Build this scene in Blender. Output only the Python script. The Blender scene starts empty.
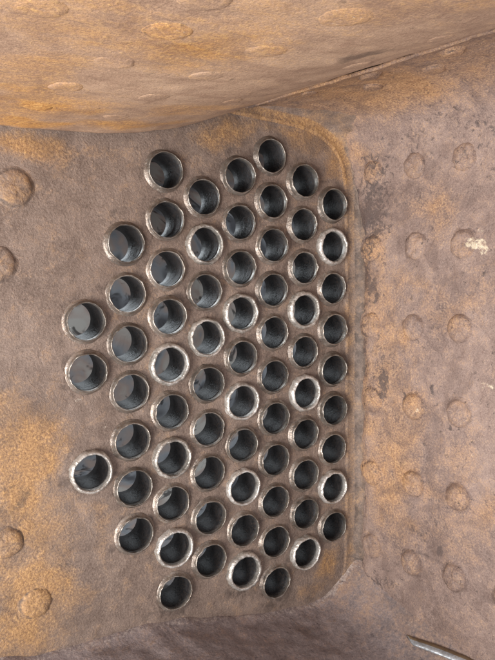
import bpy, bmesh, math, random
from mathutils import Vector, Matrix, noise
from mathutils.geometry import delaunay_2d_cdt

random.seed(7)
PI = math.pi
scene = bpy.context.scene
C = scene.collection

# ------------------------------------------------------------------ camera
CAM = Vector((-0.2208, -0.8147, 0.0602))
ROT = Matrix(((0.8624, 0.0579, -0.5030),
              (-0.5061, 0.0730, -0.8594),
              (-0.0131, 0.9956, 0.0923)))
cd = bpy.data.cameras.new('camera')
cam = bpy.data.objects.new('camera', cd)
C.objects.link(cam)
cam.matrix_world = Matrix.Translation(CAM) @ ROT.to_quaternion().to_matrix().to_4x4()
cd.sensor_fit = 'VERTICAL'
cd.sensor_height = 36.0
cd.lens = 36.0 * 600.0 / 660.0
cd.clip_start = 0.01
cd.clip_end = 50
scene.camera = cam

# ------------------------------------------------------------------ light
w = bpy.data.worlds.new('World')
scene.world = w
w.use_nodes = True
bg = w.node_tree.nodes['Background']
bg.inputs[0].default_value = (0.95, 0.94, 1.0, 1)
bg.inputs[1].default_value = 0.72


def area(name, loc, target, sx, sy, power, col):
    l = bpy.data.lights.new(name, 'AREA')
    l.shape = 'RECTANGLE'
    l.size = sx
    l.size_y = sy
    l.energy = power
    l.color = col
    o = bpy.data.objects.new(name, l)
    C.objects.link(o)
    o.location = loc
    o.rotation_euler = (Vector(target) - Vector(loc)).to_track_quat('-Z', 'Y').to_euler()
    return o


# daylight coming in low from the left, through the open side of the firebox
area('daylight_opening', (-1.30, -0.90, -0.45), (0.30, -0.10, 0.0), 0.8, 0.9, 48, (1.0, 0.955, 0.91))
# added lamp inside the closed boiler barrel, lighting what shows through the tubes
area('barrel_fill', (0.15, 0.62, 0.24), (0.25, 0.60, -0.4), 0.25, 0.35, 3.1, (0.86, 0.94, 1.0))

scene.render.engine = 'CYCLES'
scene.view_settings.view_transform = 'Standard'
scene.view_settings.look = 'None'
scene.view_settings.exposure = 0.0
scene.view_settings.gamma = 1.0
scene.view_settings.use_curve_mapping = False
scene.render.resolution_x = 768
scene.render.resolution_y = 1024
scene.cycles.max_bounces = 8

# ------------------------------------------------------------------ helpers
PITCH = 0.07
S3 = math.sqrt(3) / 2
FL = math.radians(12)                       # the side sheet flares out from the tube plate
DIRV = Vector((math.sin(FL), -math.cos(FL), 0))
TF = math.tan(FL)


def ray(px, py):
    return (ROT @ Vector((px - 247.5, 330.0 - py, -600.0))).normalized()


def on_plane(px, py, n, o):
    d = ray(px, py)
    n = Vector(n)
    return CAM + d * ((Vector(o) - CAM).dot(n) / d.dot(n))


def on_plate(px, py):
    return on_plane(px, py, (0, 1, 0), (0, 0, 0))


WQ = 0.466
WALL_N = Vector((math.cos(FL), math.sin(FL), 0))


def on_wall(px, py):
    """point of the side sheet as (s, z)"""
    h = on_plane(px, py, WALL_N, (WQ, 0, 0))
    return ((h - Vector((WQ, 0, 0))).dot(DIRV), h.z)


def fbm(p, oct=4):
    return noise.fractal(p, 0.9, 2.1, oct)


def sm(a, b, x):
    if a == b:
        return float(x > a)
    t = max(0.0, min(1.0, (x - a) / (b - a)))
    return t * t * (3 - 2 * t)


def interp(tab, x):
    if x <= tab[0][0]:
        return tab[0][1]
    n = len(tab)
    for i in range(n - 1):
        if x <= tab[i + 1][0]:
            x0, y0 = tab[i]
            x1, y1 = tab[i + 1]
            m0 = (y1 - y0) / (x1 - x0) if i == 0 else (y1 - tab[i - 1][1]) / (x1 - tab[i - 1][0])
            m1 = (y1 - y0) / (x1 - x0) if i == n - 2 else (tab[i + 2][1] - y0) / (tab[i + 2][0] - x0)
            h = x1 - x0
            t = (x - x0) / h
            return ((2*t**3 - 3*t*t + 1) * y0 + (t**3 - 2*t*t + t) * h * m0
                    + (-2*t**3 + 3*t*t) * y1 + (t**3 - t*t) * h * m1)
    return tab[-1][1]


def blob_sum(blobs, u, v, nz):
    """soft colour patches: (u, v, ru, rv, strength), outline broken up by nz"""
    s = 0.0
    for bu, bv, ru, rv, k in blobs:
        d = math.hypot((u - bu) / ru, (v - bv) / rv)
        if d < 2.2:
            s += k * (1 - sm(0.25, 1.25, d + nz * 0.9))
    return s


def build(name, verts, faces, mat, parent=None, attrs=None, smooth=True):
    me = bpy.data.meshes.new(name)
    me.from_pydata([tuple(v) for v in verts], [], faces)
    me.update()
    if smooth:
        me.polygons.foreach_set('use_smooth', [True] * len(me.polygons))
    if attrs:
        for k, vals in attrs.items():
            a = me.attributes.new(k, 'FLOAT', 'POINT')
            a.data.foreach_set('value', vals)
    me.materials.append(mat)
    o = bpy.data.objects.new(name, me)
    C.objects.link(o)
    if parent:
        o.parent = parent
    return o


def tag(o, label, cat=None, group=None, kind=None):
    o['label'] = label
    if cat:
        o['category'] = cat
    if group:
        o['group'] = group
    if kind:
        o['kind'] = kind
    return o


def grid_faces(nu, nv, flip=False):
    f = []
    for i in range(nu - 1):
        for j in range(nv - 1):
            a, b, c, d = i*nv + j, (i+1)*nv + j, (i+1)*nv + j + 1, i*nv + j + 1
            f.append((a, d, c, b) if flip else (a, b, c, d))
    return f


# ------------------------------------------------------------------ materials
class NT:
    def __init__(self, name):
        self.m = bpy.data.materials.new(name)
        self.m.use_nodes = True
        self.t = self.m.node_tree
        self.b = self.t.nodes['Principled BSDF']
        self.pos = self.t.nodes.new('ShaderNodeNewGeometry').outputs['Position']

    def n(self, typ, **kw):
        x = self.t.nodes.new(typ)
        for k, v in kw.items():
            setattr(x, k, v)
        return x

    def link(self, a, b):
        self.t.links.new(a, b)

    def noise(self, scale, detail=4, rough=0.6, dist=0.0, vec=None, stretch=None):
        x = self.n('ShaderNodeTexNoise')
        x.inputs['Scale'].default_value = scale
        x.inputs['Detail'].default_value = detail
        x.inputs['Roughness'].default_value = rough
        x.inputs['Distortion'].default_value = dist
        v = vec or self.pos
        if stretch:
            mp = self.n('ShaderNodeMapping')
            mp.inputs['Scale'].default_value = stretch
            self.link(v, mp.inputs['Vector'])
            v = mp.outputs[0]
        self.link(v, x.inputs['Vector'])
        return x.outputs['Fac']

    def ramp(self, fac, stops, interp='LINEAR'):
        r = self.n('ShaderNodeValToRGB')
        r.color_ramp.interpolation = interp
        e = r.color_ramp.elements
        while len(e) < len(stops):
            e.new(0.5)
        for el, (p, c) in zip(e, stops):
            el.position = p
            el.color = (c[0], c[1], c[2], 1) if hasattr(c, '__len__') else (c, c, c, 1)
        self.link(fac, r.inputs[0])
        return r.outputs[0]

    def math(self, op, a, b=None, clamp=False):
        x = self.n('ShaderNodeMath', operation=op, use_clamp=clamp)
        for i, v in enumerate((a, b)):
            if v is None:
                continue
            if isinstance(v, (int, float)):
                x.inputs[i].default_value = v
            else:
                self.link(v, x.inputs[i])
        return x.outputs[0]

    def mix(self, fac, a, b, blend='MIX'):
        x = self.n('ShaderNodeMix', data_type='RGBA', blend_type=blend)
        for s, v in ((x.inputs[0], fac), (x.inputs[6], a), (x.inputs[7], b)):
            if isinstance(v, (int, float)):
                s.default_value = v
            elif isinstance(v, tuple):
                s.default_value = (*v, 1)
            else:
                self.link(v, s)
        return x.outputs[2]

    def attr(self, name):
        x = self.n('ShaderNodeAttribute', attribute_name=name)
        return x.outputs['Fac']

    def bump(self, h, strength, dist, prev=None):
        x = self.n('ShaderNodeBump')
        x.inputs['Strength'].default_value = strength
        x.inputs['Distance'].default_value = dist
        self.link(h, x.inputs['Height'])
        if prev:
            self.link(prev, x.inputs['Normal'])
        return x.outputs[0]


def rust_steel(name, base, rust, dark, pale, grain=1.0, pit=0.5, fine=240, rough=0.72, stretch=None, midbump=0.5, speck=1.2, soot_shade_scale=38, soot_shade_amp=1.3):
    """base: three tones of the bare scaled steel; rust: three tones of the oxide"""
    t = NT(name)
    big = t.noise(7, 4, 0.62, 0.4)
    mid = t.noise(38, 5, 0.68, 0.5, stretch=stretch)
    fin = t.noise(fine, 3, 0.65)
    spk = t.noise(fine * 2.4, 2, 0.7)
    mixn = t.math('ADD', t.math('MULTIPLY', big, 0.45), t.math('MULTIPLY', mid, 0.55))
    col = t.ramp(mixn, [(0.34, base[0]), (0.5, base[1]), (0.66, base[2])])
    col = t.mix(t.ramp(fin, [(0.35, 0.0), (0.68, 0.55)]), col, base[2])
    # oxide bloom: attribute pushed through fine noise so it breaks up into specks
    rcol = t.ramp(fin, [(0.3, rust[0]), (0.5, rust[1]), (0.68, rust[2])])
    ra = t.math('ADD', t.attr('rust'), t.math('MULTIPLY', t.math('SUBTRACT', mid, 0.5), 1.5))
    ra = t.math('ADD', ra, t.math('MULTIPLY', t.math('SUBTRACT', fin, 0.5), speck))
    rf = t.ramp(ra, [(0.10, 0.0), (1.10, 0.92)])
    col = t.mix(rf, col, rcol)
    da = t.math('ADD', t.attr('soot_shade'), t.math('MULTIPLY', t.math('SUBTRACT', t.noise(soot_shade_scale, 4, 0.62, 0.6), 0.5), soot_shade_amp))  # dirt, plus seam and crease shade painted into the colour
    df = t.ramp(da, [(0.28, 0.0), (0.66, 0.80)])
    col = t.mix(df, col, dark)
    # pits
    pf = t.ramp(t.noise(95, 3, 0.62), [(0.24, pit), (0.36, 0.0)])
    col = t.mix(pf, col, tuple(c * 0.55 for c in dark))
    lf = t.ramp(t.noise(16, 3, 0.6, 1.2), [(0.36, 0.42), (0.5, 0.0)])
    col = t.mix(lf, col, base[0])
    pa = t.math('ADD', t.attr('pale'), t.math('MULTIPLY', t.math('SUBTRACT', t.noise(170, 3, 0.7), 0.5), 2.6))
    plf = t.ramp(pa, [(0.5, 0.0), (1.1, 0.85)])
    plf = t.math('MULTIPLY', plf, t.ramp(t.attr('pale'), [(0.02, 0.0), (0.2, 1.0)]))
    col = t.mix(plf, col, pale)
    # grain
    col = t.mix(0.55 * grain, col, t.ramp(spk, [(0.28, 0.30), (0.5, 0.5), (0.72, 0.74)]), 'OVERLAY')
    t.link(col, t.b.inputs['Base Color'])
    t.link(t.math('ADD', rough - 0.14, t.math('MULTIPLY', mid, 0.30)), t.b.inputs['Roughness'])
    t.b.inputs['Specular IOR Level'].default_value = 0.45
    b1 = t.bump(mid, midbump, 0.004)
    b2 = t.bump(fin, 0.55 * grain, 0.0016, b1)
    b3 = t.bump(spk, 0.35 * grain, 0.0006, b2)
    t.link(b3, t.b.inputs['Normal'])
    return t.m


M_PLATE = rust_steel('scaled plate steel',
                     [(0.122, 0.085, 0.067), (0.200, 0.147, 0.118), (0.310, 0.235, 0.195)],
                     [(0.22, 0.118, 0.058), (0.37, 0.208, 0.092), (0.54, 0.325, 0.140)],
                     (0.084, 0.062, 0.052), (0.62, 0.56, 0.47), 1.2, 0.35, 300, 0.56, None, 0.4, 0.75, 60, 1.5)
M_CROWN = rust_steel('orange crown steel',
                     [(0.27, 0.162, 0.112), (0.41, 0.268, 0.182), (0.55, 0.385, 0.270)],
                     [(0.31, 0.135, 0.045), (0.54, 0.270, 0.080), (0.70, 0.415, 0.145)],
                     (0.12, 0.085, 0.065), (0.66, 0.56, 0.46), 0.85, 0.5, 280, 0.60, (0.4, 1.2, 1.0), 0.22, 1.0)
M_WALL = rust_steel('pitted side steel',
                    [(0.135, 0.090, 0.076), (0.255, 0.180, 0.152), (0.385, 0.288, 0.248)],
                    [(0.27, 0.140, 0.070), (0.46, 0.258, 0.128), (0.60, 0.38, 0.20)],
                    (0.080, 0.062, 0.060), (0.80, 0.70, 0.52), 1.3, 0.85, 330, 0.62, None, 0.32, 1.3, 125, 2.5)
M_FLOOR = rust_steel('ashy bottom steel',
                     [(0.130, 0.104, 0.102), (0.215, 0.175, 0.170), (0.34, 0.278, 0.265)],
                     [(0.22, 0.115, 0.065), (0.34, 0.20, 0.115), (0.45, 0.29, 0.18)],
                     (0.070, 0.055, 0.055), (0.45, 0.38, 0.34), 1.0, 0.7, 190, 0.78)


def tube_material(name, c0, c1, rust_c, metal, rough, rustiness, bumpd):
    t = NT(name)
    oi = t.n('ShaderNodeObjectInfo')
    n1 = t.noise(60, 5, 0.65, 0.4)
    n2 = t.noise(300, 4, 0.65)
    col = t.ramp(n1, [(0.32, c0), (0.66, c1)])
    col = t.mix(t.ramp(n2, [(0.52 - 0.1 * rustiness, 0.0), (0.75, rustiness)]), col, rust_c)
    col = t.mix(0.5, col, t.ramp(oi.outputs['Random'], [(0.0, 0.20), (1.0, 0.66)]), 'OVERLAY')
    t.link(col, t.b.inputs['Base Color'])
    t.b.inputs['Metallic'].default_value = metal
    t.link(t.math('ADD', rough - 0.1, t.math('MULTIPLY', n2, 0.25)), t.b.inputs['Roughness'])
    t.link(t.bump(n2, 0.6, bumpd, t.bump(n1, 0.4, bumpd * 3)), t.b.inputs['Normal'])
    return t.m


M_BORE = tube_material('sooty bore', (0.008, 0.008, 0.009), (0.034, 0.034, 0.037), (0.070, 0.050, 0.040), 0.0, 0.46, 0.7, 0.0016)
M_BORE.node_tree.nodes['Principled BSDF'].inputs['Specular IOR Level'].default_value = 0.32
M_RIM = tube_material('worn tube rim', (0.18, 0.16, 0.145), (0.50, 0.47, 0.43), (0.23, 0.15, 0.09), 0.7, 0.36, 0.8, 0.0008)
M_COLLAR = tube_material('scraped collar', (0.16, 0.132, 0.115), (0.36, 0.315, 0.280), (0.23, 0.155, 0.105), 0.55, 0.33, 0.8, 0.0012)
M_BEAD = tube_material('beaded steel', (0.38, 0.36, 0.33), (0.90, 0.88, 0.85), (0.30, 0.23, 0.16), 0.6, 0.31, 0.7, 0.0018)


def barrel_material():
    t = NT('barrel inside')
    n1 = t.noise(9, 2, 0.5, 0.3)
    n2 = t.noise(17, 3, 0.55, 0.5)
    col = t.ramp(n1, [(0.34, (0.10, 0.10, 0.11)), (0.45, (0.30, 0.31, 0.33)), (0.54, (0.42, 0.33, 0.29)), (0.64, (0.50, 0.47, 0.43))])
    col = t.mix(t.ramp(n2, [(0.36, 0.85), (0.43, 0.0)]), col, (0.04, 0.035, 0.035))
    t.link(col, t.b.inputs['Base Color'])
    t.b.inputs['Roughness'].default_value = 0.85
    t.link(t.bump(n2, 0.5, 0.01), t.b.inputs['Normal'])
    return t.m


M_BARREL = barrel_material()

# ------------------------------------------------------------------ tube positions
COLS = {0: [0, 2, 6], 1: list(range(-3, 11, 2)), 2: list(range(-6, 14, 2)), 3: list(range(-5, 13, 2)),
        4: list(range(-6, 14, 2)), 5: list(range(-7, 15, 2)), 6: list(range(-6, 14, 2)), 7: list(range(-5, 13, 2))}
BEADED = {(0, 6), (2, 2), (2, 6), (2, 10), (3, -3), (3, 1), (4, 0), (4, 4), (4, 8), (4, 12),
          (6, 0), (6, 4), (6, 12), (7, -3), (7, 9)}
TUBES = []
for i, js in COLS.items():
    for k, j in enumerate(js):
        TUBES.append((i, j, k, len(js), i * S3 * PITCH + random.uniform(-.0008, .0008), -j * 0.5 * PITCH + random.uniform(-.0008, .0008)))
R_IN, R_OUT, R_HOLE = 0.0245, 0.0266, 0.0262

# ------------------------------------------------------------------ tube plate
XL, XR, ZT, ZB = -0.36, 0.4575, 0.303, -0.60
CORNER = [(-0.36, 0.325), (0.10, 0.318), (0.20, 0.312), (0.28, 0.3065), (0.34, 0.303), (0.375, 0.299), (0.402, 0.290),
          (0.424, 0.2775), (0.440, 0.262), (0.451, 0.243), (0.4568, 0.218), (0.4585, 0.19), (0.4595, 0.10), (0.4600, 0.0), (0.4605, -0.10), (0.4605, -0.20),
          (0.4610, -0.30), (0.4600, -0.40), (0.4585, -0.46), (0.452, -0.50), (0.44, -0.53), (0.42, -0.56), (0.39, -0.585), (0.35, -0.60)]


def resample(pts, step):
    out = [Vector(pts[0])]
    for a, b in zip(pts, pts[1:]):
        a, b = Vector(a), Vector(b)
        n = max(1, int((b - a).length / step))
        for k in range(1, n + 1):
            out.append(a.lerp(b, k / n))
    return out


def smooth_line(pts, it):
    for _ in range(it):
        pts = [pts[0]] + [(pts[i-1] + pts[i] * 2 + pts[i+1]) / 4 for i in range(1, len(pts)-1)] + [pts[-1]]
    return pts


EDGE = smooth_line(resample(CORNER, 0.006), 6)
EN = []
for i in range(len(EDGE)):
    tg = (EDGE[min(i+1, len(EDGE)-1)] - EDGE[max(i-1, 0)]).normalized()
    EN.append(Vector((-tg.y, tg.x)))           # outward: up on the top edge, right on the side
INSET = 0.0075
inner = [p - n * INSET for p, n in zip(EDGE, EN)]

P = on_plate
B = lambda px, py, rx, ry, k: (P(px, py).x, P(px, py).z, rx * .0014, ry * .0014, k)
PLATE_RUST_LIT = [B(38, 150, 38, 16, .85), B(10, 142, 30, 14, .55), B(108, 152, 20, 9, .25), B(15, 455, 50, 60, .75), B(50, 440, 30, 34, .35), B(20, 555, 56, 60, .50),  # lower-left rust also paints in the lit side of a shadow border
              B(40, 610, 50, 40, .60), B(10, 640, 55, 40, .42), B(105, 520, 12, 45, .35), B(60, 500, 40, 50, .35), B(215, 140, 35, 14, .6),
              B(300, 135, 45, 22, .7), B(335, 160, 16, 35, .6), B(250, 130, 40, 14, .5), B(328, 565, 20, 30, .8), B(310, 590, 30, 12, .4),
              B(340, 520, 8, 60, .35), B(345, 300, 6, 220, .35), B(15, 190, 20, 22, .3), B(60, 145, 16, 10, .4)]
PLATE_PALE = [B(75, 402, 9, 5, .55), B(103, 425, 5, 9, .35), B(82, 398, 5, 3, .4), B(104, 560, 6, 4, .25), B(130, 250, 6, 4, .3), B(118, 240, 5, 10, .2),
              B(142, 300, 14, 4, .2), B(190, 435, 8, 4, .25)]
PLATE_SOOT = [B(15, 495, 22, 13, .40), B(55, 485, 20, 9, .28), B(22, 520, 10, 20, .25), B(60, 520, 14, 10, .2), B(5, 600, 16, 14, .25), B(190, 610, 150, 14, .25), B(360, 640, 60, 40, .4), B(90, 190, 70, 40, .12), B(290, 600, 60, 20, .3)]


def plate_attr(x, z, edge_d=1.0):
    nz = fbm(Vector((x * 16, 3.1, z * 16)), 4) * 0.5
    dt = min(math.hypot(x - t[4], z - t[5]) for t in TUBES)
    r = blob_sum(PLATE_RUST_LIT, x, z, nz)
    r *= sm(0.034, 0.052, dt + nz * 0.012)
    fz = fbm(Vector((x * 55, 7.7, z * 55)), 4)
    r += 0.22 * max(0.0, fz) + 0.02
    r += (0.30 + 0.55 * sm(0.18, 0.26, z)) * (1 - sm(0.003, 0.012, abs(edge_d)))
    near = 1 - sm(0.036, 0.056, dt + nz * 0.016)
    s = (0.18 + 0.26 * max(0.0, 0.5 + nz * 1.6)) * near + blob_sum(PLATE_SOOT, x, z, nz)
    p = blob_sum(PLATE_PALE, x, z, nz)
    return min(r, 1.1), s, p


def plate_y(x, z):
    y = 0.0014 * fbm(Vector((x * 9, 0.7, z * 9)), 3) + 0.0005 * fbm(Vector((x * 60, 1.7, z * 60)), 2)
    return y


def build_plate():
    pts, edges, faces = [], [], []
    loop = [(p.x, p.y) for p in inner]
    # close to the left and along the bottom
    x0 = loop[0][0]
    xe, ze = loop[-1]
    n = 40
    closing = [(xe + (XL - xe) * k / n, ze) for k in range(1, n)] + [(x0, ze + (loop[0][1] - ze) * k / n) for k in range(0, n)]
    nloop_edge = len(loop)
    loop = loop + closing
    pts += [Vector(p) for p in loop]
    N = len(loop)
    edges += [(i, (i + 1) % N) for i in range(N)]
    NS = 40
    for t in TUBES:
        s = len(pts)
        for k in range(NS):
            a = 2 * PI * k / NS
            pts.append(Vector((t[4] + R_HOLE * math.cos(a), t[5] + R_HOLE * math.sin(a))))
        edges += [(s + k, s + (k + 1) % NS) for k in range(NS)]
    g = 0.0062

    def inside(x, z):
        c = False
        for i in range(N):
            x1, z1 = loop[i]
            x2, z2 = loop[(i + 1) % N]
            if (z1 > z) != (z2 > z) and x < (x2 - x1) * (z - z1) / (z2 - z1) + x1:
                c = not c
        return c
    z = ZB + g
    row = 0
    while z < 0.33:
        x = XL + g * (0.5 + 0.5 * (row % 2))
        while x < XR:
            safe = x < 0.40 and -0.57 < z < 0.28
            if all(abs(x - t[4]) > R_HOLE * 1.12 or abs(z - t[5]) > R_HOLE * 1.12 or math.hypot(x - t[4], z - t[5]) > R_HOLE * 1.12 for t in TUBES):
                if safe or inside(x + g*.4, z + g*.4) and inside(x, z):
                    pts.append(Vector((x + random.uniform(-.15, .15) * g, z + random.uniform(-.15, .15) * g)))
            x += g
        z += g * 0.87
        row += 1
    V, E, Fc, *_ = delaunay_2d_cdt(pts, edges, [], 0, 1e-6)
    keep = []
    V = [Vector(v) for v in V]
    for f in Fc:
        c = (V[f[0]] + V[f[1]] + V[f[2]]) / 3
        bad = False
        for t in TUBES:
            if math.hypot(c.x - t[4], c.y - t[5]) < R_HOLE * 0.995:
                bad = True
                break
        if bad:
            continue
        if (c.x > 0.38 or c.y > 0.27 or c.y < -0.57) and not inside(c.x, c.y):
            continue
        keep.append(tuple(f))
    verts, ar, asx, ap = [], [], [], []
    for v in V:
        verts.append((v.x, plate_y(v.x, v.y), v.y))
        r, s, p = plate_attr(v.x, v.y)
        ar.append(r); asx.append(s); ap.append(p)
    # rolled ridge, root fillet and flange along the top and right edge
    prof = []
    for k in range(1, 9):
        u = k / 8
        prof.append((-INSET + INSET * u, -0.0022 * sm(0.0, 0.75, u), (u - 0.5) * 0.012))
    rf = 0.021
    for k in range(1, 10):
        a = math.radians(78) * k / 9
        prof.append((rf * math.sin(a), -0.0022 - rf * (1 - math.cos(a)), 0.004 if k < 4 else 0.02))
    ex, ey = prof[-1][0], prof[-1][1]
    for k in range(1, 6):
        prof.append((ex + 0.010 * k * math.sin(FL), ey - 0.010 * k * math.cos(FL), 0.05))
    base = len(verts)
    idx = {}
    key = {}
    for i, v in enumerate(V):
        key[(round(v.x, 5), round(v.y, 5))] = i
    for i in range(nloop_edge):
        first = key.get((round(inner[i].x, 5), round(inner[i].y, 5)))
        idx[(i, 0)] = first
        for j, (off, yy, ed) in enumerate(prof):
            q = EDGE[i] + EN[i] * off
            wob = 0.0012 * fbm(Vector((q.x * 40, yy * 40, q.y * 40)), 3)
            verts.append((q.x, yy + plate_y(q.x, q.y) + wob, q.y))
            idx[(i, j + 1)] = len(verts) - 1
            r, s, p = plate_attr(q.x, q.y, ed)
            if ed > 0.015:
                r += 0.12 + 0.3 * fbm(Vector((q.x * 25, yy * 25, q.y * 25)), 3)
                s += (0.42 - 0.25 * sm(0.2, 0.28, q.y)) + 0.3 * fbm(Vector((q.x * 30, yy * 30 + 4, q.y * 30)), 3)  # flange strip toned darker, less so at the top
            ar.append(r); asx.append(s); ap.append(p)
    n_plain = len(keep)
    flange = []
    for i in range(nloop_edge - 1):
        for j in range(len(prof)):
            flange.append(j >= 12)
            a, b, c, d = idx[(i, j)], idx[(i+1, j)], idx[(i+1, j+1)], idx[(i, j+1)]
            keep.append((a, b, c, d))
    o = build('tube_plate', verts, keep, M_PLATE, None, {'rust': ar, 'soot_shade': asx, 'pale': ap})
    o.data.materials.append(M_WALL)
    for k, fl in enumerate(flange):
        if fl:
            o.data.polygons[n_plain + k].material_index = 0
    bm = bmesh.new()
    bm.from_mesh(o.data)
    bmesh.ops.recalc_face_normals(bm, faces=bm.faces)
    f = min(bm.faces, key=lambda q: (q.calc_center_median() - Vector((-0.05, 0, 0.1))).length)
    if f.normal.y > 0:
        bmesh.ops.reverse_faces(bm, faces=bm.faces)
    bm.to_mesh(o.data)
    bm.free()
    m = o.modifiers.new('thickness', 'SOLIDIFY')
    m.thickness = 0.012
    m.offset = -1
    return o


plate = build_plate()
tag(plate, 'grey-brown flat steel tube plate drilled with rows of round holes', 'tube plate')


# bolt and rivet heads ------------------------------------------------------
def head_mesh(name, origin, axis_u, axis_v, axis_n, r, h, mat, parent, attrf, shape='dome', seed=0, sx=1.0):
    """a hammered stay head: rim groove, shoulder, uneven crown"""
    rings = [(1.42, -0.003), (1.25, -0.0004), (1.10, 0.0002), (1.02, h * 0.30), (0.92, h * 0.64), (0.74, h * 0.88), (0.48, h * 0.97), (0.24, h)]
    if shape == 'flat':
        rings = [(1.35, -0.003), (1.18, -0.0005), (1.06, 0.0003), (1.0, h * 0.45), (0.90, h * 0.85), (0.7, h), (0.45, h * 0.9), (0.2, h * 0.95)]
    ns = 36
    vs, fs = [], []
    at = {'rust': [], 'soot_shade': [], 'pale': []}

    def add(u, v, n):
        p = origin + axis_u * u * sx + axis_v * v + axis_n * n
        vs.append(p)
        a = attrf(p, (u * u + v * v) ** 0.5 / r)
        at['rust'].append(a[0]); at['soot_shade'].append(a[1]); at['pale'].append(a[2])
    for (rr, hh) in rings:
        for k in range(ns):
            a = 2 * PI * k / ns
            wob = 1 + 0.08 * noise.noise(Vector((math.cos(a) * 1.2, math.sin(a) * 1.2, seed * 3.7))) + 0.07 * noise.noise(Vector((math.cos(a) * 4.2, math.sin(a) * 4.2, seed * 1.9)))
            dz = h * 0.30 * noise.noise(Vector((math.cos(a) * rr * 2.3, math.sin(a) * rr * 2.3, seed * 5.1 + 2))) if rr < 1.05 else 0
            if rr < 1.0:
                dz += h * (0.20 if shape == 'dome' else 0.12) * noise.noise(Vector((math.cos(a) * rr * 6.3, math.sin(a) * rr * 6.3, seed * 2.1 + 7)))
            add(math.cos(a) * rr * r * wob, math.sin(a) * rr * r * wob, hh + dz)
    for i in range(len(rings) - 1):
        for k in range(ns):
            fs.append((i*ns + k, i*ns + (k+1) % ns, (i+1)*ns + (k+1) % ns, (i+1)*ns + k))
    add(0, 0, rings[-1][1])
    c = len(vs) - 1
    L = (len(rings) - 1) * ns
    for k in range(ns):
        fs.append((L + k, L + (k+1) % ns, c))
    return build(name, vs, fs, mat, parent, at)


for q, (px, py, rr) in enumerate([(14, 188, .0205), (-4, 264, .0205), (7, 543, .0185), (36, 603, .0185)]):
    o = P(px, py)
    o.y = plate_y(o.x, o.z)

    def af(p, k):
        a = plate_attr(p.x, p.z)
        return a[0] + (0.15 if k < 1 else 0.0), a[1] + 0.12 + (0.35 if 0.98 < k < 1.2 else 0), a[2]  # darker ring round the rim of the head
    head_mesh('stay_head', o, Vector((1, 0, 0)), Vector((0, 0, 1)), Vector((0, -1, 0)), rr * 1.05, 0.0046, M_PLATE, plate, af, 'dome', q)

# ------------------------------------------------------------------ fire tubes


def lathe(name, prof, ns, mat, seed, wob_r=0.0, wob_h=0.0, freq=1.5):
    """revolve (r, y) about the Y axis"""
    vs, fs = [], []
    for (r, y, wgt) in prof:
        for k in range(ns):
            a = 2 * PI * k / ns
            nv = noise.fractal(Vector((math.cos(a) * freq, math.sin(a) * freq, seed * 7.3 + r * 40)), 0.8, 2.2, 4)
            nh = noise.fractal(Vector((math.cos(a) * freq, math.sin(a) * freq, seed * 3.9 + 11)), 0.8, 2.2, 4)
            rr = r + wob_r * nv * wgt
            vs.append((rr * math.cos(a), y - wob_h * nh * wgt, rr * math.sin(a)))
    n = len(prof)
    for i in range(n - 1):
        for k in range(ns):
            fs.append((i*ns + k, (i+1)*ns + k, (i+1)*ns + (k+1) % ns, i*ns + (k+1) % ns))
    me = bpy.data.meshes.new(name)
    me.from_pydata(vs, [], fs)
    me.polygons.foreach_set('use_smooth', [True] * len(fs))
    me.materials.append(mat)
    me.update()
    return me


BACK = 0.056
bores, lips, collars, beads = [], [], [], []
for s in range(6):
    d = random.uniform(-.0004, .0004)
    bores.append(lathe('bore', [(R_OUT - .0004, 0.004, 0), (R_OUT - .0004, BACK, 0), (0.0239 + d, BACK, .3), (0.0239 + d, 0.040, .4), (0.0240 + d, 0.024, .4),
                                (0.0246, 0.0205, .4), (0.0249, 0.016, .4), (0.0249, 0.006, .3), (0.02495, -0.0010, .2), (0.0262, -0.0012, 0)], 48, M_BORE, s, 0.0006, 0, 2))
    pr = 0.0060 + 0.0042 * s / 5
    lips.append(lathe('tube_rim', [(0.0262, 0.0, 0), (0.02475, -0.0008, .1), (0.02495, -pr + .0016, .3), (0.0252, -pr + .0004, 1), (0.0258, -pr, 1.6), (0.0264, -pr + .0003, 1.6),
                                   (R_OUT + .0003, -pr + .0012, .8), (R_OUT + .0009, -pr * .6, .6), (R_OUT + .0016, -pr * .28, .6), (R_OUT + .0020, 0.002, .3)], 56, M_RIM, s + 20, 0.0006, 0.0011, 3.8))
    collars.append(lathe('collar', [(R_OUT + .0006, -0.0046, .6), (R_OUT + .0016, -0.0031, 1), (R_OUT + .0024, -0.0018, 1), (R_OUT + .0033, -0.0009, 1),
                                    (R_OUT + .0044, -0.0003, 1.0), (R_OUT + .0056, 0.0018, .5)], 56, M_COLLAR, s + 40, 0.0011, 0.0008, 2.2))
for s in range(5):
    ro = 0.0298 + 0.0020 * s / 4
    prof = [(0.0262, 0.0, 0), (0.0244, -0.0006, .1), (0.0247, -0.005, .2), (0.0250, -0.0078, .5), (0.0259, -0.0100, 1)]
    for k in range(1, 8):
        a = PI * 0.5 * k / 7
        prof.append((0.0259 + (ro - 0.0259) * math.sin(a), -0.0042 - 0.0062 * math.cos(a), 1))
    prof += [(ro + .0004, -0.0024, 2.0), (ro + .0002, -0.0012, 1.8), (ro + .0002, 0.002, .6)]
    beads.append(lathe('bead', prof, 72, M_BEAD, s + 60, 0.0011, 0.0011, 4.0))

ORD = ['first', 'second', 'third', 'fourth', 'fifth', 'sixth', 'seventh', 'eighth', 'ninth', 'tenth', 'eleventh']


def place(k, n):
    if k == 0:
        return 'topmost'
    if k == n - 1:
        return 'lowest'
    return ORD[k] + ' from top'


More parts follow.
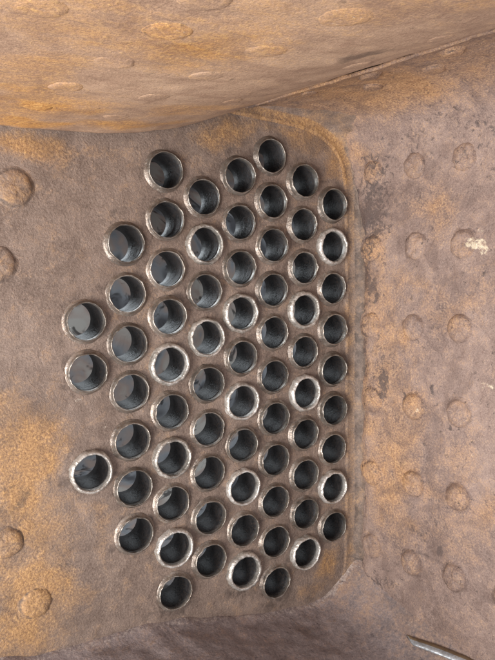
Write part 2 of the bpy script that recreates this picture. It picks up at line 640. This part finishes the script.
for i, j, k, n, x, z in TUBES:
    bead = (i, j) in BEADED
    e = bpy.data.objects.new('fire_tube', None)
    e.empty_display_size = 0.02
    C.objects.link(e)
    e.location = (x, plate_y(x, z), z)
    e.rotation_euler = (random.uniform(-.02, .02), random.uniform(0, 6.28), random.uniform(-.02, .02))
    col = ['leftmost', 'second', 'third', 'fourth', 'fifth', 'sixth', 'seventh', 'rightmost'][i] + ' tube column'
    if i not in (0, 7):
        col += ' from left'
    look = 'fire tube with thick pale bead' if bead else 'dark fire tube with thin rim'
    tag(e, f'{look}, {place(k, n)} in {col}', 'tube', 'fire tubes in the plate')
    parts = [('bore', bores[random.randrange(6)])]
    if bead:
        parts += [('bead', beads[(i * 3 + j) % 5])]
    else:
        parts += [('tube_rim', lips[random.randrange(6)]), ('collar', collars[random.randrange(6)])]
    for nm, me in parts:
        o = bpy.data.objects.new(nm, me)
        C.objects.link(o)
        o.parent = e

# ------------------------------------------------------------------ crown sheet
CROWN = [(-0.60, 0.247), (-0.10, 0.2455), (0.016, 0.2485), (0.08, 0.256), (0.148, 0.272), (0.20, 0.296), (0.248, 0.314), (0.30, 0.324), (0.36, 0.328)]


def crown_z(q, s):
    return interp(CROWN, q) + 0.002 * fbm(Vector((q * 7, s * 7, 4.2)), 3) + 0.0007 * fbm(Vector((q * 45, s * 45, 2.2)), 3)


def qs(q, s):
    """cross-section coordinate q and run s towards the viewer -> x, y"""
    return Vector((q, 0, 0)) + DIRV * s


def crown_hit(px, py):
    d = ray(px, py)
    lo, hi = 0.05, 2.0
    for _ in range(60):
        m = (lo + hi) / 2
        p = CAM + d * m
        s = -p.y / math.cos(FL)
        q = p.x - s * math.sin(FL)
        if p.z < interp(CROWN, q):
            lo = m
        else:
            hi = m
    p = CAM + d * lo
    s = -p.y / math.cos(FL)
    return p.x - s * math.sin(FL), s


K = lambda px, py, rq, rs, k: (*crown_hit(px, py), rq, rs, k)
CROWN_RUST = [K(20, 110, .08, .05, .6), K(60, 100, .07, .05, .6), K(120, 125, .10, .03, .8), K(30, 70, .07, .09, .45), K(230, 50, .06, .05, .5), K(180, 60, .06, .05, .3),
              K(60, 20, .06, .07, .35), K(250, 20, .08, .08, .25), K(20, 122, .07, .03, .8), K(200, 110, .07, .04, .5), K(130, 40, .04, .05, .2), K(420, 5, .08, .06, .3)]
CROWN_SOOT_SHADE = [K(362, 56, .02, .03, .6), K(190, 124, .06, .015, .35), K(90, 80, .02, .02, .15), K(60, 131, .16, .012, .35), K(340, 70, .03, .02, .3)]  # smudges, with shadow at the seam and plate joint painted in
CROWN_PALE = [K(275, 101, .012, .03, .7), K(290, 96, .01, .02, .4), K(345, 17, .02, .015, .15), K(165, 28, .02, .015, .15)]  # pale highlight beside the seam painted into the colour


def crown_attr(q, s):
    nz = fbm(Vector((q * 18, s * 18, 8.1)), 4) * 0.5
    return min(1.1, blob_sum(CROWN_RUST, q, s, nz)), blob_sum(CROWN_SOOT_SHADE, q, s, nz), blob_sum(CROWN_PALE, q, s, nz)


def build_crown():
    nu, nv = 150, 150
    q0, q1 = -0.50, 0.285
    s0, s1 = 0.003, 0.72
    th = 0.010
    vs = []
    at = {'rust': [], 'soot_shade': [], 'pale': []}
    for i in range(nu):
        for j in range(nv):
            u, v = i / (nu - 1), j / (nv - 1)
            s = s0 + (s1 - s0) * v
            qe = q1 + 0.055 * s + 0.0016 * fbm(Vector((s * 30, 9.3, 0)), 3)
            q = qe - 0.0012 * (nu - 1 - i) if i > nu - 12 else q0 + (qe - 0.0132 - q0) * (i / (nu - 12)) ** 0.85
            se = s + (1 - v) ** 12 * 0.003 * fbm(Vector((q * 30, 2.3, 0)), 3)
            p = qs(q, se)
            z = crown_z(q, s)
            # the calked edges turn up a little
            z += 0.004 * (1 - sm(0, 0.012, s - s0))
            p.z = z
            vs.append(p)
            a = list(crown_attr(q, s))
            a[1] += 0.8 * sm(0.0435, 0.0385, qe - q) + 0.15 * sm(0.065, 0.04, qe - q)  # crevice shade along the side-sheet lap painted in dark
            at['rust'].append(a[0]); at['soot_shade'].append(a[1]); at['pale'].append(a[2])
    fs = grid_faces(nu, nv)
    o = build('crown_sheet', vs, fs, M_CROWN, None, at)
    bm = bmesh.new(); bm.from_mesh(o.data)
    bm.faces.ensure_lookup_table()
    if bm.faces[0].normal.z > 0:
        bmesh.ops.reverse_faces(bm, faces=bm.faces)
    bm.to_mesh(o.data); bm.free()
    m = o.modifiers.new('thickness', 'SOLIDIFY')
    m.thickness = th
    m.offset = -1
    return o


crown = build_crown()
tag(crown, 'orange-brown rusty crown sheet overhead with flattened rivet heads', 'steel sheet')
for n_, (px, py, r) in enumerate([(40, 8, .024), (167, 30, .023), (346, 18, .024), (267, 50, .022), (112, 62, .022), (207, 77, .021), (67, 87, .020),
                                  (154, 97, .020), (36, 107, .019), (117, 117, .019), (232, 101, .014), (358, 66, .018), (440, 38, .015), (205, 2, .022)]):
    q, s = crown_hit(px, py)
    p = qs(q, s)
    p.z = crown_z(q, s)
    e = 0.004
    du = Vector((qs(q + e, s).x - p.x, qs(q + e, s).y - p.y, crown_z(q + e, s) - crown_z(q, s))).normalized()
    dv = DIRV.copy()
    nn = du.cross(dv)
    if nn.z > 0:
        nn = -nn
    nn.normalize()

    def af(pt, k, q=q, s=s):
        a = crown_attr(q, s)
        return a[0] + 0.12, a[1] + (0.30 if 0.95 < k < 1.14 else 0), a[2] + (0.04 if k < 0.95 else 0)  # rivet outlined by a darker ring in the colour
    head_mesh('rivet_head', p, du, dv, nn, r * 0.68, 0.0010, M_CROWN, crown, af, 'flat', n_ + 30)

# ------------------------------------------------------------------ side sheet
# cross-section from the lap under the crown, round the top corner, down the side
SIDE = [(0.248, 0.3078), (0.27, 0.3135), (0.31, 0.3195), (0.35, 0.3218), (0.385, 0.3185), (0.414, 0.309), (0.436, 0.291), (0.451, 0.269),
        (0.460, 0.243), (0.4645, 0.21), (0.466, 0.17), (0.466, 0.0), (0.466, -0.2), (0.466, -0.42), (0.466, -0.66)]
SPROF = smooth_line(resample(SIDE, 0.0045), 4)
SN = []
for i in range(len(SPROF)):
    tg = (SPROF[min(i+1, len(SPROF)-1)] - SPROF[max(i-1, 0)]).normalized()
    SN.append(Vector((tg.y, -tg.x)))            # towards the firebox
SN = [n if (Vector((0.1, 0)) - p).dot(n) > 0 else -n for p, n in zip(SPROF, SN)]
V_ = lambda px, py, rs, rz, k: (*on_wall(px, py), rs, rz, k)
WALL_RUST = [V_(375, 300, .07, .10, .55), V_(395, 420, .08, .15, .48), V_(385, 500, .06, .09, .5), V_(440, 310, .05, .04, .25), V_(440, 215, .03, .05, .4), V_(465, 520, .08, .06, .25),
             V_(360, 385, .03, .10, .4), V_(480, 290, .04, .03, .25), V_(372, 250, .03, .03, .4), V_(370, 170, .03, .04, .35), V_(420, 205, .04, .02, .3), V_(455, 455, .05, .05, .3),
             V_(490, 505, .03, .03, .4), V_(355, 150, .03, .04, .4), V_(430, 100, .08, .03, .35), V_(470, 75, .1, .03, .3), V_(413, 397, .02, .02, .3)]
WALL_SOOT_SHADE = [V_(372, 205, .05, .08, .27), V_(385, 185, .05, .06, .18), V_(362, 235, .03, .06, .24), V_(375, 270, .03, .05, .20), V_(365, 300, .03, .08, .16), V_(380, 370, .03, .08, .14), V_(364, 345, .012, .06, .25), V_(384, 385, .01, .03, .4), V_(432, 387, .006, .016, .7),
             V_(404, 396, .005, .012, .7), V_(375, 290, .02, .03, .35), V_(363, 125, .012, .01, .9), V_(345, 113, .03, .008, .5), V_(440, 520, .02, .02, .12), V_(355, 600, .06, .03, .3),
             V_(380, 580, .05, .03, .25), V_(470, 150, .10, .04, .12), V_(460, 120, .1, .03, .15), V_(355, 480, .012, .08, .3), V_(450, 428, .005, .008, .7), V_(440, 552, .006, .012, .7),  # upper right patches paint in the shading of the curled top
             V_(420, 540, .03, .03, .15), V_(484, 272, .004, .014, .5), V_(464, 273, .005, .006, .5)]
WALL_PALE = [V_(473, 242, .009, .009, .8), V_(482, 247, .010, .014, .75), V_(480, 232, .005, .006, .6), V_(483, 385, .018, .007, .5), V_(493, 387, .012, .008, .5), V_(478, 308, .008, .008, .3),
             V_(470, 560, .05, .05, .12), V_(475, 440, .04, .08, .12), V_(418, 408, .012, .012, .4), V_(412, 560, .012, .012, .2)]


def wall_attr(s, z):
    nz = fbm(Vector((s * 22, 5.5, z * 22)), 4) * 0.5
    return min(1.0, blob_sum(WALL_RUST, s, z, nz)), 1.4 * blob_sum(WALL_SOOT_SHADE, s, z, nz), blob_sum(WALL_PALE, s, z, nz)


def wall_disp(s, z, q):
    d = 0.0013 * fbm(Vector((s * 8, q * 8, z * 8)), 3) + 0.0009 * fbm(Vector((s * 50, q * 50 + 3, z * 50)), 4)
    pit = fbm(Vector((s * 70, q * 30 + 9, z * 55)), 3)
    d -= 0.0016 * sm(0.38, 0.7, pit)
    return d


def build_side():
    nv = 150
    nu = len(SPROF)
    vs = []
    at = {'rust': [], 'soot_shade': [], 'pale': []}
    s1 = 0.72
    for i in range(nu):
        for j in range(nv):
            v = (j / (nv - 1)) ** 1.25
            p2, n2 = SPROF[i], SN[i]
            edge = 0.026 - 0.019 * sm(0.10, 0.26, p2.y) + 0.006 * fbm(Vector((p2.x * 24, 1.1, p2.y * 24)), 4)
            s = edge + (s1 - edge) * v
            d = wall_disp(s, p2.y, p2.x)
            d -= (0.004 - 0.003 * sm(0.10, 0.24, p2.y)) * (1 - sm(0.0, 0.012, s - edge))
            q2 = p2 + n2 * d
            if i == 0:
                q2.x += 0.0012 * fbm(Vector((s * 35, 4.3, 0)), 3)
            p = qs(q2.x + 0.055 * s * sm(0.36, 0.25, p2.x), s)
            p.z = q2.y + 0.0190 * s * sm(0.36, 0.25, p2.x)
            vs.append(p)
            a = wall_attr(s, p2.y - (0.466 - p2.x) * 0.0)
            roof = sm(0.455, 0.39, p2.x)
            gap = 0.0
            at['rust'].append(a[0] + 0.05 + 0.45 * roof); at['soot_shade'].append(a[1] + (0.2 if s - edge < 0.004 else 0) + 0.9 * gap); at['pale'].append(a[2])
    o = build('side_sheet', vs, grid_faces(nu, nv), M_WALL, None, at)
    bm = bmesh.new(); bm.from_mesh(o.data)
    f = min(bm.faces, key=lambda q: (q.calc_center_median() - Vector((0.5, -0.15, 0))).length)
    if f.normal.x > 0:
        bmesh.ops.reverse_faces(bm, faces=bm.faces)
    bm.to_mesh(o.data); bm.free()
    m = o.modifiers.new('thickness', 'SOLIDIFY')
    m.thickness = 0.0045
    m.offset = -1
    return o


side = build_side()
tag(side, 'pitted pinkish-brown side sheet on the right with rows of stay heads', 'steel sheet')
cnt = 0
for r_, z0 in enumerate([0.227, 0.101, -0.027, -0.156, -0.286, -0.417]):
    for c_, s0 in enumerate([0.047, 0.128, 0.206, 0.288, 0.370]):
        s = s0 + random.uniform(-.003, .003)
        z = z0 + random.uniform(-.002, .002)
        p = qs(WQ - wall_disp(s, z, WQ), s)
        p.z = z
        prominent = (c_ >= 1)
        h = (0.0105 if r_ in (0, 4, 5) else 0.0085) * (1.0 if prominent else 0.75)

        def af(pt, k):
            ss = (pt - Vector((WQ, 0, 0))).dot(DIRV)
            a = wall_attr(ss, pt.z)
            return a[0] + (0.22 if k < 1 else 0.05), a[1] + (0.20 if 0.98 < k < 1.2 else 0), a[2] + (0.10 if k < .8 else 0)  # faint darker ring round each head
        head_mesh('stay_head', p, DIRV, Vector((0, 0, 1)), -WALL_N, 0.0205, h, M_WALL, side, af, 'dome', cnt + 60, 0.92)
        cnt += 1
# rivets of the lap on the rolled corner, just right of the seam
for n_, (q, s, r) in enumerate([(0.287, 0.10, .012), (0.292, 0.20, .013), (0.345, 0.25, .014), (0.345, 0.155, .013), (0.30, 0.31, .013), (0.35, 0.36, .014)]):
    k = min(range(len(SPROF)), key=lambda i: abs(SPROF[i].x - q) + (10 if SPROF[i].y < 0.28 else 0))
    p2, n2 = SPROF[k], SN[k]
    q2 = p2 + n2 * wall_disp(s, p2.y, p2.x)
    p = qs(q2.x, s)
    p.z = q2.y
    nn = Vector((n2.x, 0, n2.y)).normalized()
    uu = DIRV.cross(nn).normalized()

    def af(pt, k, s=s):
        return 0.62, (0.3 if 0.95 < k < 1.12 else 0), 0.0  # darker ring outlines the rivet
    head_mesh('rivet_head', p, uu, DIRV, nn, r, 0.0032, M_WALL, side, af, 'flat', n_ + 130)

# ------------------------------------------------------------------ bottom
BOT = [(-0.60, -0.420), (-0.13, -0.443), (-0.08, -0.458), (0.0, -0.4595), (0.08, -0.463), (0.163, -0.481), (0.273, -0.505), (0.354, -0.517), (0.443, -0.516), (0.50, -0.512), (0.60, -0.51)]


def floor_z(q, s):
    z = interp(BOT, q) - 0.34 * s + 0.10 * s * s
    z += 0.006 * (1 - sm(0.0, 0.02, s)) * 0.6
    # dirt banked up against the side sheet
    z += 0.062 * max(0.0, (q - 0.37) / 0.105) ** 2.6
    z += 0.004 * fbm(Vector((q * 7, s * 7, 1.3)), 3) + 0.0020 * fbm(Vector((q * 34, s * 40, 6.3)), 4)
    return z


def build_floor():
    nu, nv = 190, 130
    vs = []
    at = {'rust': [], 'soot_shade': [], 'pale': []}
    for i in range(nu):
        for j in range(nv):
            u, v = i / (nu - 1), (j / (nv - 1)) ** 1.2
            q = -0.5 + 0.985 * u
            s = -0.004 + 0.724 * v
            p = qs(q, s)
            p.z = floor_z(q, s)
            vs.append(p)
            nz = fbm(Vector((q * 14, s * 14, 3.3)), 4)
            bank = sm(0.385, 0.445, q + nz * 0.03)
            edge = 1 - sm(0.005, 0.016, s)
            at['rust'].append(0.34 * bank + 0.12 * max(0, nz) + 0.05)
            at['soot_shade'].append(0.20 + 0.25 * nz - 0.45 * bank - 0.5 * edge)
            at['pale'].append(0.14 * bank + 0.60 * edge + 0.16 * max(0, nz))
    o = build('bottom_ledge', vs, grid_faces(nu, nv), M_FLOOR, None, at)
    bm = bmesh.new(); bm.from_mesh(o.data)
    bm.faces.ensure_lookup_table()
    if bm.faces[0].normal.z < 0:
        bmesh.ops.reverse_faces(bm, faces=bm.faces)
    bm.to_mesh(o.data); bm.free()
    return o


floor = build_floor()
tag(floor, 'dark grey dirt-covered firebox bottom below the tube plate', kind='structure')

# ------------------------------------------------------------------ barrel behind the plate
ns, vs, fs = 72, [], []
cx, cz, rb = 0.25, -0.10, 0.46
for (r, y) in [(rb, 0.0165), (rb, 0.3), (rb, 0.7), (rb, 1.1), (rb * .5, 1.1), (0.001, 1.1)]:
    for k in range(ns):
        a = 2 * PI * k / ns
        vs.append((cx + r * math.cos(a), y, cz + r * math.sin(a)))
for i in range(5):
    for k in range(ns):
        fs.append((i*ns + k, i*ns + (k+1) % ns, (i+1)*ns + (k+1) % ns, (i+1)*ns + k))
barrel = build('boiler_barrel', vs, fs, M_BARREL)
tag(barrel, 'grey and brown boiler barrel inside, glimpsed through the tubes', kind='structure')

# ------------------------------------------------------------------ loose steel strip at the bottom right


def build_strip():
    def fhit(px, py):
        d = ray(px, py)
        lo, hi = 0.1, 3.0
        for _ in range(60):
            m = (lo + hi) / 2
            p = CAM + d * m
            s = -p.y / math.cos(FL)
            q = p.x - s * math.sin(FL)
            if p.z > floor_z(q, s):
                lo = m
            else:
                hi = m
        return CAM + d * lo
    a = fhit(409, 643)
    b = fhit(468, 668)
    ax = (b - a)
    b = a + ax * 1.8
    b.z = a.z + ax.z * 1.8
    ax = (b - a).normalized()
    up = Vector((0, 0, 1))
    sd = ax.cross(up).normalized()
    up = sd.cross(ax)
    sec = [(-.015, 0), (-.0155, .005), (-.013, .0085), (-.005, .0098), (.003, .0095), (.011, .0075), (.0155, .0040), (.016, 0)]
    vs, fs = [], []
    n = 24
    Lh = (b - a).length
    for i in range(n):
        t = i / (n - 1)
        w = 0.48 + 0.12 * sm(0, 0.3, t)
        for (u, v) in sec:
            jit = 0.0007 * noise.noise(Vector((t * 14, u * 300, v * 300)))
            cut = 0.006 * u / 0.011 * (1 - t) ** 10
            vs.append(a + ax * (Lh * t + cut) + sd * (u * w + jit) + up * (v * w + 0.004 + jit + 0.012 * math.sin(PI * t) * 0.3))
    m = len(sec)
    for i in range(n - 1):
        for k in range(m):
            fs.append((i*m + k, (i+1)*m + k, (i+1)*m + (k+1) % m, i*m + (k+1) % m))
    fs.append(tuple(range(m)))
    fs.append(tuple(reversed(range((n-1)*m, n*m))))
    o = build('steel_strip', vs, fs, M_STRIP)
    o.data.materials.append(M_RUSTED)
    for f_ in o.data.polygons:
        if f_.index < (n - 1) * m and f_.index % m in (STRIP_RUST):
            f_.material_index = 1
    bm = bmesh.new(); bm.from_mesh(o.data)
    bmesh.ops.recalc_face_normals(bm, faces=bm.faces)
    bm.to_mesh(o.data); bm.free()
    return o


M_STRIP = tube_material('pale strip steel', (0.42, 0.44, 0.46), (0.68, 0.72, 0.76), (0.34, 0.27, 0.18), 0.4, 0.36, 0.5, 0.001)
STRIP_RUST = (0, 1, 2, 3)
M_RUSTED = tube_material('brown strip face', (0.22, 0.155, 0.09), (0.42, 0.31, 0.19), (0.44, 0.31, 0.17), 0.2, 0.5, 0.6, 0.001)
strip = build_strip()
tag(strip, 'pale half-round steel strip lying on the bottom at lower right', 'metal strip')
